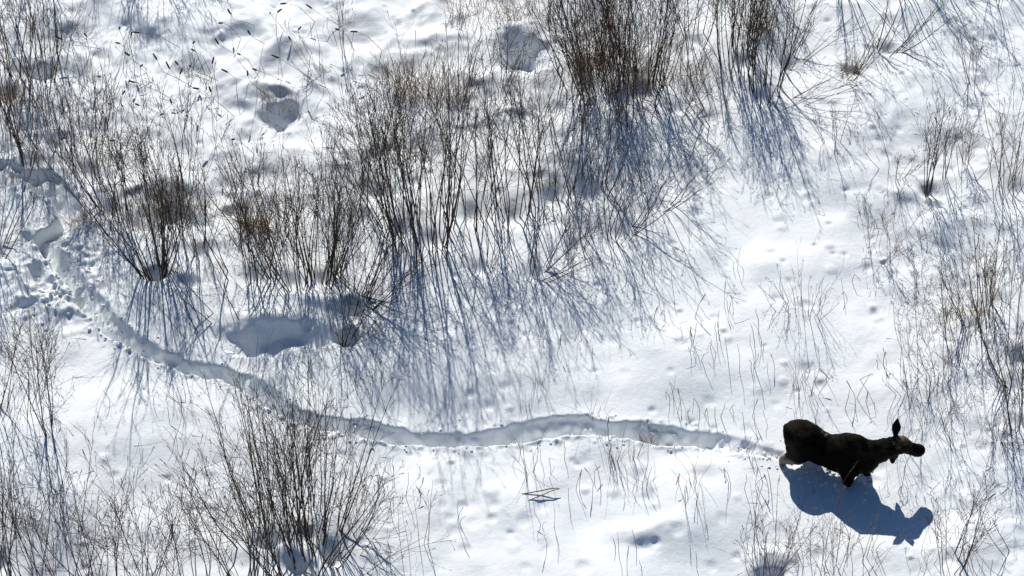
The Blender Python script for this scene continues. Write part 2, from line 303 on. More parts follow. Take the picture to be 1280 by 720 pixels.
# ------------------------------------------------------------------ shrub list: px, py, height m, stems, spread rad, label, options
NB = ('bark', 'browntwig'); PB = ('palebark', 'paletwig')
SH = [
 # the tall central thicket
 (538, 296, 4.5, 32, .26, 'tallest dark willow clump in the centre with long shadows fanning below it', dict(tw=9, sub=3, r=.017, base=.42, lean=(-.03, .08))),
 (500, 288, 3.9, 18, .30, 'dark upright willow stems just left of the tallest central clump', dict(tw=9, sub=3, r=.015, base=.25, lean=(-.10, .08))),
 (590, 262, 3.7, 15, .28, 'dark willow just right of the tallest central clump', dict(tw=9, sub=3, r=.014, base=.35, lean=(.03, .06))),
 (640, 262, 3.6, 15, .30, 'dark willow between the central clump and the low shrub right of it', dict(tw=9, sub=3, base=.32)),
 (690, 240, 3.6, 15, .30, 'upright willow directly below the dense rusty thicket', dict(tw=9, sub=3, base=.32, lean=(.02, 0))),
 (735, 232, 2.7, 10, .35, 'twiggy willow right of the willow below the rusty thicket', dict(tw=9, sub=3, base=.3)),
 (668, 335, 1.9, 13, .75, 'low spreading shrub at the front edge of the central thicket', dict(tw=8, sub=3, r=.011, lean=(.22, 0))),
 (775, 288, 2.3, 13, .62, 'spreading shrub leaning right at the right corner of the central thicket', dict(tw=8, sub=3, r=.012, lean=(.42, .1))),
 (820, 255, 2.1, 8, .65, 'thin arching shrub in the twig shadows right of the central thicket', dict(tw=8, sub=3, r=.010, lean=(.15, .05))),
 (720, 300, 2.3, 7, .45, 'thin dark shrub in front of the twiggy willow in the central thicket', dict(tw=8, sub=3, r=.010)),
 (600, 330, 1.7, 8, .6, 'small shrub in the long shadows below the central thicket', dict(tw=6, sub=2, r=.010, lean=(-.1, 0))),
 (470, 200, 2.4, 11, .5, 'thin willow behind the left side of the central clump', dict(tw=9, sub=3, r=.011)),
 # top dense rusty thicket
 (775, 118, 3.5, 36, .34, 'dense rust brown thicket at the top edge, darkest patch of twigs', dict(tw=13, sub=3, r=.013, base=.55, mats=NB, lean=(-.08, .05), low=.15)),
 (805, 108, 3.5, 22, .36, 'dark brown stems on the right flank of the dense rusty thicket', dict(tw=9, sub=3, base=.32, mats=NB)),
 (738, 98, 3.2, 24, .40, 'brown twiggy stems on the left flank of the dense rusty thicket', dict(tw=9, sub=3, base=.35, mats=NB, lean=(-.06, 0))),
 (870, 55, 2.6, 9, .4, 'thin shrub at the top edge right of the rusty thicket', dict(tw=7, sub=2, r=.012)),
 (890, 140, 1.9, 9, .55, 'pale tan stems leaning up left beside the twig shadows right of the rusty thicket', dict(tw=6, sub=2, r=.011, lean=(-.42, .2), mats=PB)),
 (848, 130, 1.9, 10, .5, 'twiggy shrub against the right foot of the rusty thicket', dict(tw=8, sub=2, r=.010, lean=(.1, .1))),
 (928, 78, 2.8, 26, .20, 'upright brown thicket near the top edge right of centre', dict(tw=9, sub=3, r=.014, base=.28, mats=NB)),
 (955, 118, 3.0, 16, .28, 'dark shrub casting the long blue stem shadows at upper right', dict(tw=8, sub=3, r=.015, base=.25)),
 (988, 78, 2.2, 9, .55, 'shrub with curved stems sweeping up right near the top edge', dict(tw=6, sub=2, r=.013, lean=(.3, .1), curve=-.02)),
 (985, 134, 1.9, 5, .5, 'low stems lying out to the right over the shadows at upper right', dict(tw=6, sub=3, r=.009, lean=(1.5, -.1), curve=-.03)),
 (1056, 98, 1.5, 7, .7, 'small tangled shrub with one dry brown patch at upper right', dict(tw=7, sub=2, r=.011, lean=(.2, .1))),
 (1110, 58, 1.9, 7, .5, 'dark stems leaning right from the snow at the top edge, upper right', dict(tw=5, sub=2, r=.015, lean=(.6, .2))),
 (1060, -12, 3.0, 14, .4, 'shrub crossing the top edge above the long diagonal shadows at upper right', dict(tw=7, sub=2, r=.013)),
 (1130, -35, 3.4, 16, .45, 'shrub above the top edge throwing diagonal shadows at upper right', dict(tw=8, sub=2, r=.014, lean=(.15, -.1))),
 (1185, -30, 2.8, 12, .5, 'arching shrub over the top edge near the right corner', dict(tw=7, sub=2, r=.012, lean=(.2, -.1), curve=-.03)),
 (1250, -5, 2.4, 11, .5, 'twiggy shrub in the top right corner', dict(tw=7, sub=2, r=.011)),
 (960, -20, 3.0, 14, .35, 'shrub at the top edge above the upright brown thicket', dict(tw=7, sub=2, r=.014)),
 (1225, 110, 1.6, 8, .5, 'fine twigged shrub under the top right corner', dict(tw=7, sub=2, r=.008, mats=PB)),
 (1161, 236, 2.5, 7, .16, 'upright shrub of few stems on the bright snow mound at upper right', dict(tw=8, sub=3, r=.014, base=.1)),
 (1182, 222, 1.9, 5, .18, 'slim shrub just right of the one on the bright snow mound', dict(tw=7, sub=3, r=.010, base=.08)),
 (1207, 200, 1.7, 7, .26, 'slim twiggy shrub second to the right of the bright snow mound', dict(tw=8, sub=3, r=.009, base=.1, mats=PB)),
 (1205, 225, 1.1, 5, .6, 'low curved twigs below the slim shrubs at upper right', dict(tw=5, sub=2, r=.008, mats=PB)),
 (1272, 236, 3.2, 10, .2, 'tall pale stems by the right edge at upper right', dict(tw=8, sub=3, r=.011, base=.22, mats=PB)),
 (1252, 240, 1.8, 6, .4, 'shorter shrub left of the tall pale stems by the right edge', dict(tw=7, sub=2, r=.009, mats=PB)),
 (1118, 215, 1.2, 8, .75, 'sprawling fine twigs left of the bright snow mound', dict(tw=7, sub=3, r=.007, mats=PB)),
 (1048, 190, 1.2, 6, .7, 'thin wiry shrub among the twig shadows at upper right', dict(tw=6, sub=2, r=.008)),
 # left
 (30, 205, 4.2, 5, .12, 'single tall dark stems rising through the thicket in the top left corner', dict(tw=8, sub=3, r=.017, base=.12)),
 (12, 120, 3.2, 20, .35, 'dark twiggy thicket filling the top left corner', dict(tw=9, sub=3, base=.5)),
 (55, 95, 2.8, 15, .35, 'dark thicket beside the top left corner above the snow mound', dict(tw=8, sub=3, base=.35)),
 (8, 190, 2.3, 18, .4, 'rusty thicket on the left edge below the top left corner', dict(tw=8, sub=2, base=.4, mats=NB, r=.011)),
 (75, 200, 2.2, 13, .45, 'thin brown shrub right of the tall stems at upper left', dict(tw=8, sub=3, r=.010, base=.3, mats=PB)),
 (112, 215, 3.1, 13, .24, 'upright pale brown clump at upper left with a feathery top', dict(tw=10, sub=3, r=.012, base=.22, mats=('palebark', 'twig'))),
 (135, 262, 2.8, 18, .30, 'dark clump leaning left at the left end of the grassy hollow', dict(tw=9, sub=3, r=.013, base=.25, lean=(-.14, 0))),
 (218, 250, 2.8, 15, .33, 'round topped bushy willow above the grassy hollow', dict(tw=10, sub=3, r=.012, base=.3)),
 (180, 245, 2.3, 9, .33, 'smaller bush between the round topped willow and the left leaning clump', dict(tw=9, sub=3, r=.010)),
 (195, 348, 3.1, 24, .46, 'large fan shaped willow growing from the dark well left of centre', dict(tw=7, sub=3, r=.017, base=.16, lean=(-.04, .08))),
 (250, 318, 2.3, 11, .4, 'dark stems right of the large fan shaped willow', dict(tw=8, sub=2, r=.012)),
 (218, 300, 2.0, 11, .28, 'rusty stems standing behind the large fan shaped willow', dict(tw=8, sub=2, r=.012, mats=NB)),
 (-6, 322, 2.2, 14, .55, 'dark bushy willow cut by the left edge beside the start of the trail', dict(tw=8, sub=3, r=.015, lean=(.25, .1))),
 (318, 345, 2.9, 18, .33, 'rusty brown shrub left of the twin shrub by the blue hollow', dict(tw=9, sub=2, r=.013, base=.28, mats=NB, lean=(-.04, 0))),
 (365, 350, 3.0, 20, .34, 'tall leaning stems up left behind the snow mound and blue hollow', dict(tw=8, sub=3, r=.014, base=.25, lean=(-.12, .05))),
 (402, 345, 2.9, 30, .32, 'dense dark fan of stems directly above the snow mound', dict(tw=8, sub=2, r=.014, base=.2, lean=(.06, .05))),
 (446, 385, 2.2, 18, .7, 'dark shrub right of the snow mound arching long stems to the right', dict(tw=7, sub=3, r=.013, lean=(.30, .08), curve=-.01)),
 (430, 432, 1.6, 14, .8, 'low shrub growing from the darkest pit right of the blue hollow', dict(tw=7, sub=3, r=.010, lean=(.50, .12), base=.1)),
 (284, 402, 2.0, 4, .3, 'two or three bare stems leaning left over the snow above the trail', dict(tw=5, sub=2, r=.012, lean=(-.55, .2))),
 (248, 420, 1.6, 3, .4, 'short bent stems above the bend of the trail', dict(tw=4, sub=2, r=.011, lean=(-.5, .2))),
 (345, 300, 1.6, 14, .5, 'rusty twiggy growth among the stems left of the central thicket', dict(tw=7, sub=2, r=.009, mats=NB)),
 (420, 300, 2.2, 10, .4, 'thin dark willow between the snow mound and the central thicket', dict(tw=8, sub=3, r=.011)),
 (455, 270, 2.6, 9, .35, 'slender willow left of the tallest central clump', dict(tw=8, sub=3, r=.012)),
 (315, 240, 1.5, 10, .5, 'fine twiggy shrub below the round snow pit', dict(tw=8, sub=2, r=.008)),
 (405, 235, 1.7, 10, .5, 'fine brown twiggy shrub below right of the round snow pit', dict(tw=8, sub=2, r=.009, mats=NB)),
 (410, 105, 1.3, 6, .8, 'wiry twigs sprawling over the snow right of the round snow pit', dict(tw=6, sub=2, r=.007, lean=(-.3, .1), mats=PB)),
 (430, 60, 1.8, 4, .2, 'single thin pale sapling on the open snow at top, left of centre', dict(tw=7, sub=2, r=.008, base=.05)),
 (625, 105, 1.7, 10, .5, 'small dark shrub left of the deep snow hollow at top centre', dict(tw=7, sub=3, r=.009)),
 # shrubs above the frame that throw the shadows at the top
 (195, -45, 3.2, 14, .4, 'shrub above the top edge whose shadow falls at upper left', dict(tw=8, sub=2)),
 (130, -60, 3.0, 8, .3, 'shrub above the top edge near the left corner', dict(tw=8, sub=2)),
 (230, -60, 2.8, 12, .5, 'bushy shrub above the top edge left of centre', dict(tw=8, sub=2)),
 (40, -30, 3.0, 14, .5, 'shrub above the top left corner', dict(tw=8, sub=2)),
 (790, -40, 3.0, 16, .4, 'shrub above the top edge behind the rusty thicket', dict(tw=8, sub=2, mats=NB)),
 (720, -25, 2.6, 14, .5, 'brown shrub above the top edge behind the left of the rusty thicket', dict(tw=8, sub=2, mats=NB)),
 # lower left
 (62, 548, 3.6, 6, .22, 'tall slim willow beside the pale arching twigs at lower left', dict(tw=10, sub=3, r=.014, base=.08)),
 (40, 470, 1.8, 7, .6, 'thin shrub above the tall slim willow at the left edge', dict(tw=7, sub=3, r=.008)),
 (48, 522, 1.9, 6, .8, 'pale arching twigs spreading right from the tall slim willow', dict(tw=7, sub=3, r=.008, lean=(.5, .1))),
 (-8, 520, 2.2, 9, .5, 'dark shrub cut by the left edge level with the trail bend', dict(tw=8, sub=3, r=.012, lean=(.15, 0))),
 (22, 735, 5.0, 5, .09, 'very tall thin stems at the left edge of the bottom left thicket', dict(tw=12, sub=3, r=.014, base=.12, tlen=.6)),
 (-5, 700, 2.8, 11, .3, 'dark shrub in the bottom left corner', dict(tw=8, sub=3)),
 (48, 718, 3.2, 7, .3, 'bushy dark willow second from the bottom left corner', dict(tw=9, sub=3, r=.012)),
 (80, 745, 3.8, 7, .25, 'upright willow in the middle of the bottom left thicket', dict(tw=9, sub=3, r=.013)),
 (115, 728, 3.6, 7, .28, 'curved stemmed willow on the right of the bottom left thicket', dict(tw=9, sub=3, r=.014)),
 (148, 755, 2.8, 8, .3, 'leaning stemmed willow right of the bottom left thicket', dict(tw=8, sub=3, r=.013, lean=(.2, 0))),
 (175, 760, 3.6, 7, .3, 'forked sapling at the bottom left with its stem leaning right', dict(tw=8, sub=3, r=.014, lean=(.16, .05))),
 (200, 745, 3.6, 6, .22, 'upright sapling with beaded buds, bottom edge left of the lower clump', dict(tw=9, sub=3, r=.012)),
 (240, 740, 3.8, 6, .24, 'tallest budded sapling between bottom left thicket and lower clump', dict(tw=9, sub=3, r=.013)),
 (262, 705, 2.3, 7, .35, 'small budded sapling just left of the lower clump', dict(tw=8, sub=3, r=.009)),
 # lower clump
 (335, 672, 3.7, 20, .34, 'dense dark willow with upright stems, left half of the lower clump', dict(tw=8, sub=3, r=.016, base=.3, lean=(-.05, .04))),
 (374, 700, 3.6, 22, .46, 'dense dark willow at the bottom edge, front of the lower clump', dict(tw=8, sub=3, r=.016, base=.35, lean=(.02, .06))),
 (310, 735, 3.8, 12, .25, 'dark upright willow at the bottom edge, left front of the lower clump', dict(tw=8, sub=3, r=.015, base=.2)),
 (412, 684, 2.9, 15, .58, 'willow fanning far to the right from the lower clump', dict(tw=7, sub=3, r=.014, base=.2, lean=(.24, .10))),
 (383, 668, 3.5, 15, .30, 'dense dark willow in the middle of the lower clump, behind the bottom edge one', dict(tw=8, sub=3, r=.015, base=.3, lean=(.04, .05))),
 (436, 672, 2.2, 6, .5, 'smaller willow at the right foot of the lower clump', dict(tw=7, sub=3, r=.010, lean=(.5, 0))),
 (442, 700, 2.0, 6, .7, 'pale arching twigs low at the right of the lower clump', dict(tw=6, sub=3, r=.008, lean=(.7, 0), curve=-.02)),
 (368, 590, 1.7, 9, .5, 'twiggy growth behind the lower clump beside the trail', dict(tw=7, sub=2, r=.009)),
 (462, 520, 1.2, 6, .6, 'small twigs just above the trail right of the lower clump', dict(tw=5, sub=2, r=.007)),
 (522, 690, 1.7, 5, .25, 'thin pale sapling on open snow right of the lower clump', dict(tw=5, sub=2, r=.007, mats=PB)),
 # right side
 (1218, 402, 2.2, 10, .28, 'dark stems leaning left at the middle of the right side', dict(tw=6, sub=2, r=.012, lean=(-.25, .1))),
 (1234, 385, 1.9, 9, .35, 'tan stems crossing left of the right edge shrub', dict(tw=6, sub=2, r=.011, lean=(-.35, .1), mats=PB)),
 (1276, 448, 3.7, 10, .22, 'tall tan stemmed shrub at the right edge, middle height', dict(tw=7, sub=2, r=.013, base=.2, mats=PB)),
 (1248, 372, 1.8, 9, .3, 'upright shrub standing behind the tan stems by the right edge', dict(tw=7, sub=2, r=.011)),
 (1190, 438, 1.8, 8, .38, 'shrub left of the dark leaning stems on the right side', dict(tw=7, sub=3, r=.009, lean=(-.22, 0))),
 (1145, 435, 1.6, 8, .38, 'thin twiggy shrub leftmost of the right side bushes', dict(tw=7, sub=3, r=.007, lean=(-.1, 0), mats=PB)),
 (1215, 468, 1.8, 6, .5, 'tangled twigs between the right side shrub and the moose', dict(tw=6, sub=3, r=.008)),
 (1272, 485, 2.0, 8, .3, 'dark leaning stems at the right edge below the tall tan shrub', dict(tw=6, sub=2, r=.012, lean=(-.35, .2))),
 (1277, 536, 2.6, 8, .25, 'tall shrub at the right edge level with the moose', dict(tw=7, sub=2, r=.012, lean=(-.08, .1))),
 (1248, 553, 1.0, 22, 1.05, 'low spiky rosette of twigs right of the moose head', dict(tw=4, sub=1, r=.006, base=.1)),
 (1172, 478, 1.4, 9, .55, 'tan twigs fanned above the moose head', dict(tw=5, sub=2, r=.008, lean=(-.25, 0), mats=PB)),
 (1163, 540, 1.7, 9, .42, 'fine twigs standing behind the moose muzzle', dict(tw=6, sub=2, r=.006, mats=PB)),
 (1128, 575, 1.2, 9, .38, 'fine pale twigs under the moose chin', dict(tw=4, sub=1, r=.005, mats=PB)),
 (1205, 560, 1.4, 6, .4, 'thin twigs between the moose and the spiky rosette', dict(tw=5, sub=2, r=.006, mats=PB)),
 (1187, 706, 2.1, 12, .26, 'upright bushy clump at the bottom right below the moose shadow', dict(tw=8, sub=3, r=.010, base=.18)),
 (1210, 700, 1.2, 5, .7, 'sparse twigs right of the upright clump at bottom right', dict(tw=5, sub=2, r=.007)),
 (962, 716, 1.9, 13, .42, 'brushy clump on the snow lump at the bottom edge below the moose', dict(tw=7, sub=2, r=.009, lean=(-.08, 0))),
 (940, 712, 1.6, 7, .35, 'thin stems left of the brushy clump at the bottom edge', dict(tw=5, sub=2, r=.008, lean=(-.28, .1))),
 (1015, 712, 1.8, 8, .3, 'pale stems between the brushy clump and the moose shadow', dict(tw=6, sub=2, r=.007, lean=(-.2, 0), mats=PB)),
 (1040, 720, 1.9, 7, .32, 'pale budded stems at the bottom edge under the moose shadow', dict(tw=7, sub=2, r=.008, mats=PB)),
 (1072, 712, 1.5, 6, .4, 'short pale stems at the bottom edge right of centre below the shadow', dict(tw=5, sub=2, r=.007, mats=PB)),
 (1150, 712, 1.4, 6, .35, 'short thin stems left of the upright clump at bottom right', dict(tw=5, sub=2, r=.006)),
 (1275, 700, 1.4, 4, .5, 'bare crossing sticks in the bottom right corner', dict(tw=6, sub=1, r=.009, lean=(-.5, .2))),
 (1012, 392, 1.2, 14, .4, 'small fan of pale stalks right of centre on open snow', dict(tw=3, sub=1, r=.007, mats=PB, base=.2)),
 (986, 386, .9, 8, .55, 'short stalks leaning left beside the small pale fan', dict(tw=3, sub=1, r=.007, lean=(-.5, 0))),
 (1095, 318, 1.3, 9, .6, 'low weedy tangle on the open snow right of centre', dict(tw=6, sub=3, r=.006, mats=PB)),
 (1118, 290, 1.2, 7, .6, 'fine beaded weeds above the low weedy tangle', dict(tw=6, sub=3, r=.006)),
 (1160, 345, 1.1, 6, .5, 'weedy twigs left of the right side bushes', dict(tw=6, sub=2, r=.006)),
 (1140, 500, 1.1, 9, .5, 'stalks leaning left just above the moose neck', dict(tw=3, sub=1, r=.008, lean=(-.3, 0))),
 (1005, 490, .9, 8, .35, 'small pale weeds above the moose back', dict(tw=3, sub=1, r=.006, mats=PB)),
]
for s in SH:
    o = s[6]; c = at(s[0], s[1])
    if o.get('r', .014) >= .010 and s[3] > 6 and not (140 < s[0] < 300 and 240 < s[1] < 310): WELLS.append((c[0], c[1], .16 + .25 * o.get('base', .16), .12 if o.get('r', .014) < .013 else .2))

# ------------------------------------------------------------------ ground sheet
def axis(a, b, st, far):
    mid = np.arange(a, b + st / 2, st); out = [mid]; q = mid[-1]; d = st; r_ = []
    while q < far: d *= 1.16; q += d; r_.append(q)
    l_ = []; q = mid[0]; d = st
    while q > -far: d *= 1.16; q -= d; l_.append(q)
    return np.concatenate([np.array(l_[::-1]), mid, np.array(r_)])
gx = axis(-12.8, 12.8, .028, 4000); gy = axis(-8.2, 10.2, .028, 4000)
X, Y = np.meshgrid(gx, gy, indexing='xy'); Z = height(X, Y)
nx_, ny_ = len(gx), len(gy)
idx = (np.arange(ny_ - 1)[:, None] * nx_ + np.arange(nx_ - 1)[None, :])
F = np.stack([idx, idx + 1, idx + 1 + nx_, idx + nx_], -1).reshape(-1, 4)
go = mesh_obj('ground', np.stack([X, Y, Z], -1), F, M['snow']); go['kind'] = 'structure'

# ------------------------------------------------------------------ loose clods thrown up along the trail and round the legs
def clods():
    rg = np.random.RandomState(3); P = []
    for i in range(6, len(TRP) - 1):
        for q in range(8 if TRAIL[i][0] > 150 else 16):
            t = rg.rand(); b = TRP[i] * (1 - t) + TRP[i + 1] * t; side = -1 if rg.rand() < .7 else 1
            off = side * (TR_W[i] * .9 + abs(rg.normal(0, .13)) + .02) if rg.rand() < .7 else rg.uniform(-1, 1) * TR_W[i] * .7
            P.append((b[0] + rg.normal(0, .05), b[1] + off, rg.uniform(.008, .028) * (1.35 if TRAIL[i][0] < 150 else 1)))
    for lx, ly in ((985, 580), (1003, 577), (1062, 604), (1082, 596), (1030, 592), (1012, 590), (1045, 594), (975, 573)):
        b = at(lx, ly)
        for q in range(13): P.append((b[0] + rg.normal(0, .17), b[1] + rg.normal(0, .13), rg.uniform(.012, .040)))
    for q in range(45):
        b = at(rg.uniform(40, 130), rg.uniform(325, 420)); P.append((b[0], b[1], rg.uniform(.015, .05)))
    P = np.array(P); hz = height(P[:, 0], P[:, 1])
    bmi = bmesh.new(); bmesh.ops.create_icosphere(bmi, subdivisions=1, radius=1); bmi.verts.ensure_lookup_table()
    bv = np.array([v.co[:] for v in bmi.verts]); bf = np.array([[v.index for v in f.verts] for f in bmi.faces]); bmi.free()
    V = []; F = []
    for k, (x, y, r_) in enumerate(P):
        v = bv * (1 + rg.uniform(-.28, .28, (len(bv), 1))) * r_ * np.array([rg.uniform(.8, 1.5), rg.uniform(.8, 1.3), rg.uniform(.6, 1.0)])
        V.append(v + [x, y, hz[k] + r_ * .3]); F.append(bf + k * len(bv))
    o = mesh_obj('snow_clods', np.concatenate(V), np.concatenate(F), M['snow'], None, False)
    o['kind'] = 'stuff'; o['label'] = 'loose crumbs and clods of snow kicked up along the trodden trail'; o['category'] = 'snow clods'
clods()

# ------------------------------------------------------------------ the moose
def loft(P, W, H, seg=20, side=None):
    """closed loft: points P, half width W (sideways), half height H"""
    P = np.array(P, float); K = len(P); T = unit(np.gradient(P, axis=0))
    S = np.zeros((K, 3))
    for i in range(K):
        ref = np.array(side[i] if side is not None and np.ndim(side) == 2 else (side if side is not None else (0, 1, 0)), float)
        S[i] = unit(ref - T[i] * (ref @ T[i]))
    U = unit(np.cross(T, S)); an = np.arange(seg) * 2 * math.pi / seg
    V = P[:, None] + np.array(W)[:, None, None] * S[:, None] * np.cos(an)[None, :, None] + np.array(H)[:, None, None] * U[:, None] * np.sin(an)[None, :, None]
    V = V.reshape(-1, 3).tolist(); F = []
    for i in range(K - 1):
        for j in range(seg): F.append((i * seg + j, i * seg + (j + 1) % seg, (i + 1) * seg + (j + 1) % seg, (i + 1) * seg + j))
    F.append(tuple(range(seg))[::-1]); F.append(tuple((K - 1) * seg + j for j in range(seg)))
    return V, F
def smooth_path(P, *ws, n=4):
    P = np.array(P, float); K = len(P); t = np.linspace(0, K - 1, (K - 1) * n + 1)
    def cr(A):
        A = np.asarray(A, float); i = np.clip(t.astype(int), 0, K - 2); f = t - i
        g = lambda k: A[np.clip(k, 0, K - 1)]
        f = f.reshape(-1, *([1] * (A.ndim - 1)))
        return .5 * (2 * g(i) + (g(i + 1) - g(i - 1)) * f + (2 * g(i - 1) - 5 * g(i) + 4 * g(i + 1) - g(i + 2)) * f * f + (3 * g(i) - g(i - 1) - 3 * g(i + 1) + g(i + 2)) * f ** 3)
    return (cr(P),) + tuple(np.maximum(cr(w_), .004) for w_ in ws)
def add(acc, VF):
    V, F = VF; o = len(acc[0]); acc[0].extend(V); acc[1].extend([tuple(i + o for i in f) for f in F])
acc = ([], [])
tor = [(-.92, 1.33, .08, .10), (-.88, 1.34, .20, .25), (-.76, 1.33, .31, .36), (-.56, 1.29, .37, .40), (-.32, 1.20, .36, .36), (-.06, 1.14, .36, .325),
       (.20, 1.18, .39, .41), (.42, 1.27, .35, .51), (.60, 1.31, .30, .49), (.78, 1.30, .24, .42), (.92, 1.30, .16, .30), (1.00, 1.29, .06, .14)]
P_, W_, H_ = smooth_path([(a, 0, b) for a, b, _, _ in tor], [q[2] * .93 for q in tor], [q[3] for q in tor]); add(acc, loft(P_, W_, H_, 28))
nk = [((.50, 0, 1.44), .23, .38), ((.78, .02, 1.46), .205, .34), ((.98, .07, 1.48), .18, .32), ((1.14, .13, 1.52), .16, .28), ((1.27, .175, 1.55), .15, .25),
      ((1.37, .215, 1.555), .145, .23), ((1.47, .255, 1.505), .135, .21), ((1.57, .295, 1.455), .105, .155), ((1.67, .335, 1.395), .095, .135), ((1.76, .37, 1.34), .108, .142),
      ((1.84, .40, 1.285), .108, .138), ((1.905, .42, 1.24), .08, .10), ((1.935, .43, 1.22), .035, .045)]
hx = lambda x: .5 + (x - .5) * .845
up_ = lambda x: .13 * min(1, max(0, (x - .9) / .5))
nk = [((hx(q[0][0]), q[0][1] * 1.12, q[0][2] + up_(q[0][0])), q[1] * (1.06 if q[0][0] > 1.3 else 1), q[2] * (1.06 if q[0][0] > 1.3 else 1)) for q in nk]
P_, W_, H_ = smooth_path([q[0] for q in nk], [q[1] for q in nk], [q[2] for q in nk]); add(acc, loft(P_, W_, H_, 22, (-.37, .93, 0)))
# lower lip / chin, throat bell, shoulder hump, haunches, tail
add(acc, loft(*smooth_path([(hx(1.50), .29, 1.50), (hx(1.66), .36, 1.42), (hx(1.77), .41, 1.34), (hx(1.82), .43, 1.31)], [.05, .052, .05, .02], [.07, .06, .045, .02]), 12, (-.37, .93, 0)))
add(acc, loft(*smooth_path([(1.19, .20, 1.60), (1.19, .20, 1.46), (1.20, .20, 1.32), (1.21, .20, 1.18), (1.215, .20, 1.10)], [.07, .065, .055, .042, .016], [.14, .12, .09, .055, .018]), 12))
add(acc, loft(*smooth_path([(.18, 0, 1.52), (.34, 0, 1.68), (.50, 0, 1.74), (.68, 0, 1.70), (.88, .03, 1.64)], [.05, .12, .13, .11, .05], [.04, .115, .13, .10, .04]), 16))
def leg(pts, ws, hs): add(acc, loft(*smooth_path(pts, ws, hs), 16))
# hind: near (right side) stretched back, far stepping forward
leg([(-.55, -.15, 1.36), (-.55, -.20, 1.15), (-.58, -.225, .98), (-.70, -.22, .82), (-.83, -.22, .68), (-.82, -.22, .54), (-.79, -.22, .34), (-.77, -.22, .15), (-.73, -.22, .05), (-.70, -.22, .01)],
    [.16, .17, .145, .105, .07, .055, .04, .042, .05, .045], [.28, .28, .225, .15, .09, .065, .045, .048, .07, .07])
leg([(-.50, .15, 1.36), (-.46, .20, 1.15), (-.44, .22, .98), (-.52, .22, .82), (-.62, .22, .67), (-.60, .22, .54), (-.56, .22, .34), (-.54, .22, .15), (-.50, .22, .05), (-.47, .22, .01)],
    [.16, .17, .145, .105, .07, .055, .04, .042, .05, .045], [.28, .28, .225, .15, .09, .065, .045, .048, .07, .07])
# fore
leg([(.50, -.12, 1.40), (.50, -.19, 1.15), (.46, -.20, .96), (.47, -.20, .80), (.50, -.20, .62), (.50, -.20, .50), (.48, -.20, .30), (.49, -.20, .14), (.53, -.20, .05), (.56, -.20, .01)],
    [.15, .15, .12, .095, .08, .062, .045, .05, .05, .045], [.25, .24, .19, .14, .095, .07, .05, .05, .07, .07])
leg([(.58, .12, 1.40), (.62, .18, 1.15), (.62, .19, .96), (.68, .19, .80), (.76, .19, .64), (.76, .19, .50), (.72, .19, .30), (.72, .19, .14), (.76, .19, .05), (.79, .19, .01)],
    [.15, .15, .12, .095, .08, .062, .045, .05, .05, .045], [.25, .24, .19, .14, .095, .07, .05, .05, .07, .07])
# ears: far ear pricked up, near ear turned back along the neck
def ear(b, d, L, side):
    b = np.array(b); d = unit(np.array(d, float)); s = unit(np.array(side, float))
    pts = [b - d * .03, b + d * L * .15, b + d * L * .4, b + d * L * .65, b + d * L * .85, b + d * L]
    add(acc, loft(*smooth_path(pts, [.045, .068, .095, .084, .05, .010], [.035, .030, .024, .020, .018, .010]), 14, s))
ear((1.15, .29, 1.90), (-.10, .24, .95), .40, (.9, .2, .0))
ear((1.14, .10, 1.84), (-.60, -.66, .34), .27, (.3, .2, .9))
me0 = bpy.data.meshes.new('moose_body'); me0.from_pydata([tuple(map(float, v)) for v in acc[0]], [], acc[1]); me0.update()
tmp = bpy.data.objects.new('tmp', me0); C.collection.objects.link(tmp)
rm = tmp.modifiers.new('r', 'REMESH'); rm.mode = 'VOXEL'; rm.voxel_size = .014
sm = tmp.modifiers.new('s', 'SMOOTH'); sm.factor = .5; sm.iterations = 7
bpy.context.view_layer.update()
dg = bpy.context.evaluated_depsgraph_get(); mb = bpy.data.meshes.new_from_object(tmp.evaluated_get(dg)); mb.name = 'moose'
bpy.data.objects.remove(tmp)
co = np.zeros(len(mb.vertices) * 3, np.float32); mb.vertices.foreach_get('co', co); co = co.reshape(-1, 3)
no = np.zeros(len(mb.vertices) * 3, np.float32)
try: mb.vertices.foreach_get('normal', no)
except Exception: pass
no = no.reshape(-1, 3)
# coat: shaggy unevenness in the surface itself
sh = vnoise(co[:, 0] * 1.0 + co[:, 1] * .7, co[:, 2] + co[:, 1] * .5, 26, 51) * .010 + vnoise(co[:, 0] + co[:, 2] * .3, co[:, 1] + co[:, 2], 9, 52) * .016
co += no * sh[:, None]
mb.vertices.foreach_set('co', co.ravel())
col = np.zeros((len(co), 4), np.float32); col[:, 3] = 1; dark = np.array([.0030, .0024, .0020]); col[:, :3] = dark
def blend(m_, c_): 
    m_ = np.clip(m_, 0, 1)[:, None]; col[:, :3] = col[:, :3] * (1 - m_) + np.array(c_) * m_
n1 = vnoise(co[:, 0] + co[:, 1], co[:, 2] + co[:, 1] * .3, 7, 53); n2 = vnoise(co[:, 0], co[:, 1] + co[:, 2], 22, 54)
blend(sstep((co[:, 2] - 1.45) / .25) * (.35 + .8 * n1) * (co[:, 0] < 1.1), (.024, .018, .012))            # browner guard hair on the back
blend(sstep((-.35 - co[:, 0]) / .3) * (.35 + n1), (.026, .019, .013))
blend(.85 * sstep((.96 - co[:, 2] + .12 * n1) / .14) * (co[:, 0] < -.3), (.30, .255, .205))                                  # pale lower hind legs
blend(sstep((.45 - co[:, 2]) / .12) * (co[:, 0] > 0), (.16, .13, .10))
def ball(c_, r_, k_, v_):
    d_ = np.linalg.norm((co - np.array(c_)), axis=1); blend(sstep((r_ - d_) / (r_ * .55)) * k_ * (.8 + .7 * n2), v_)
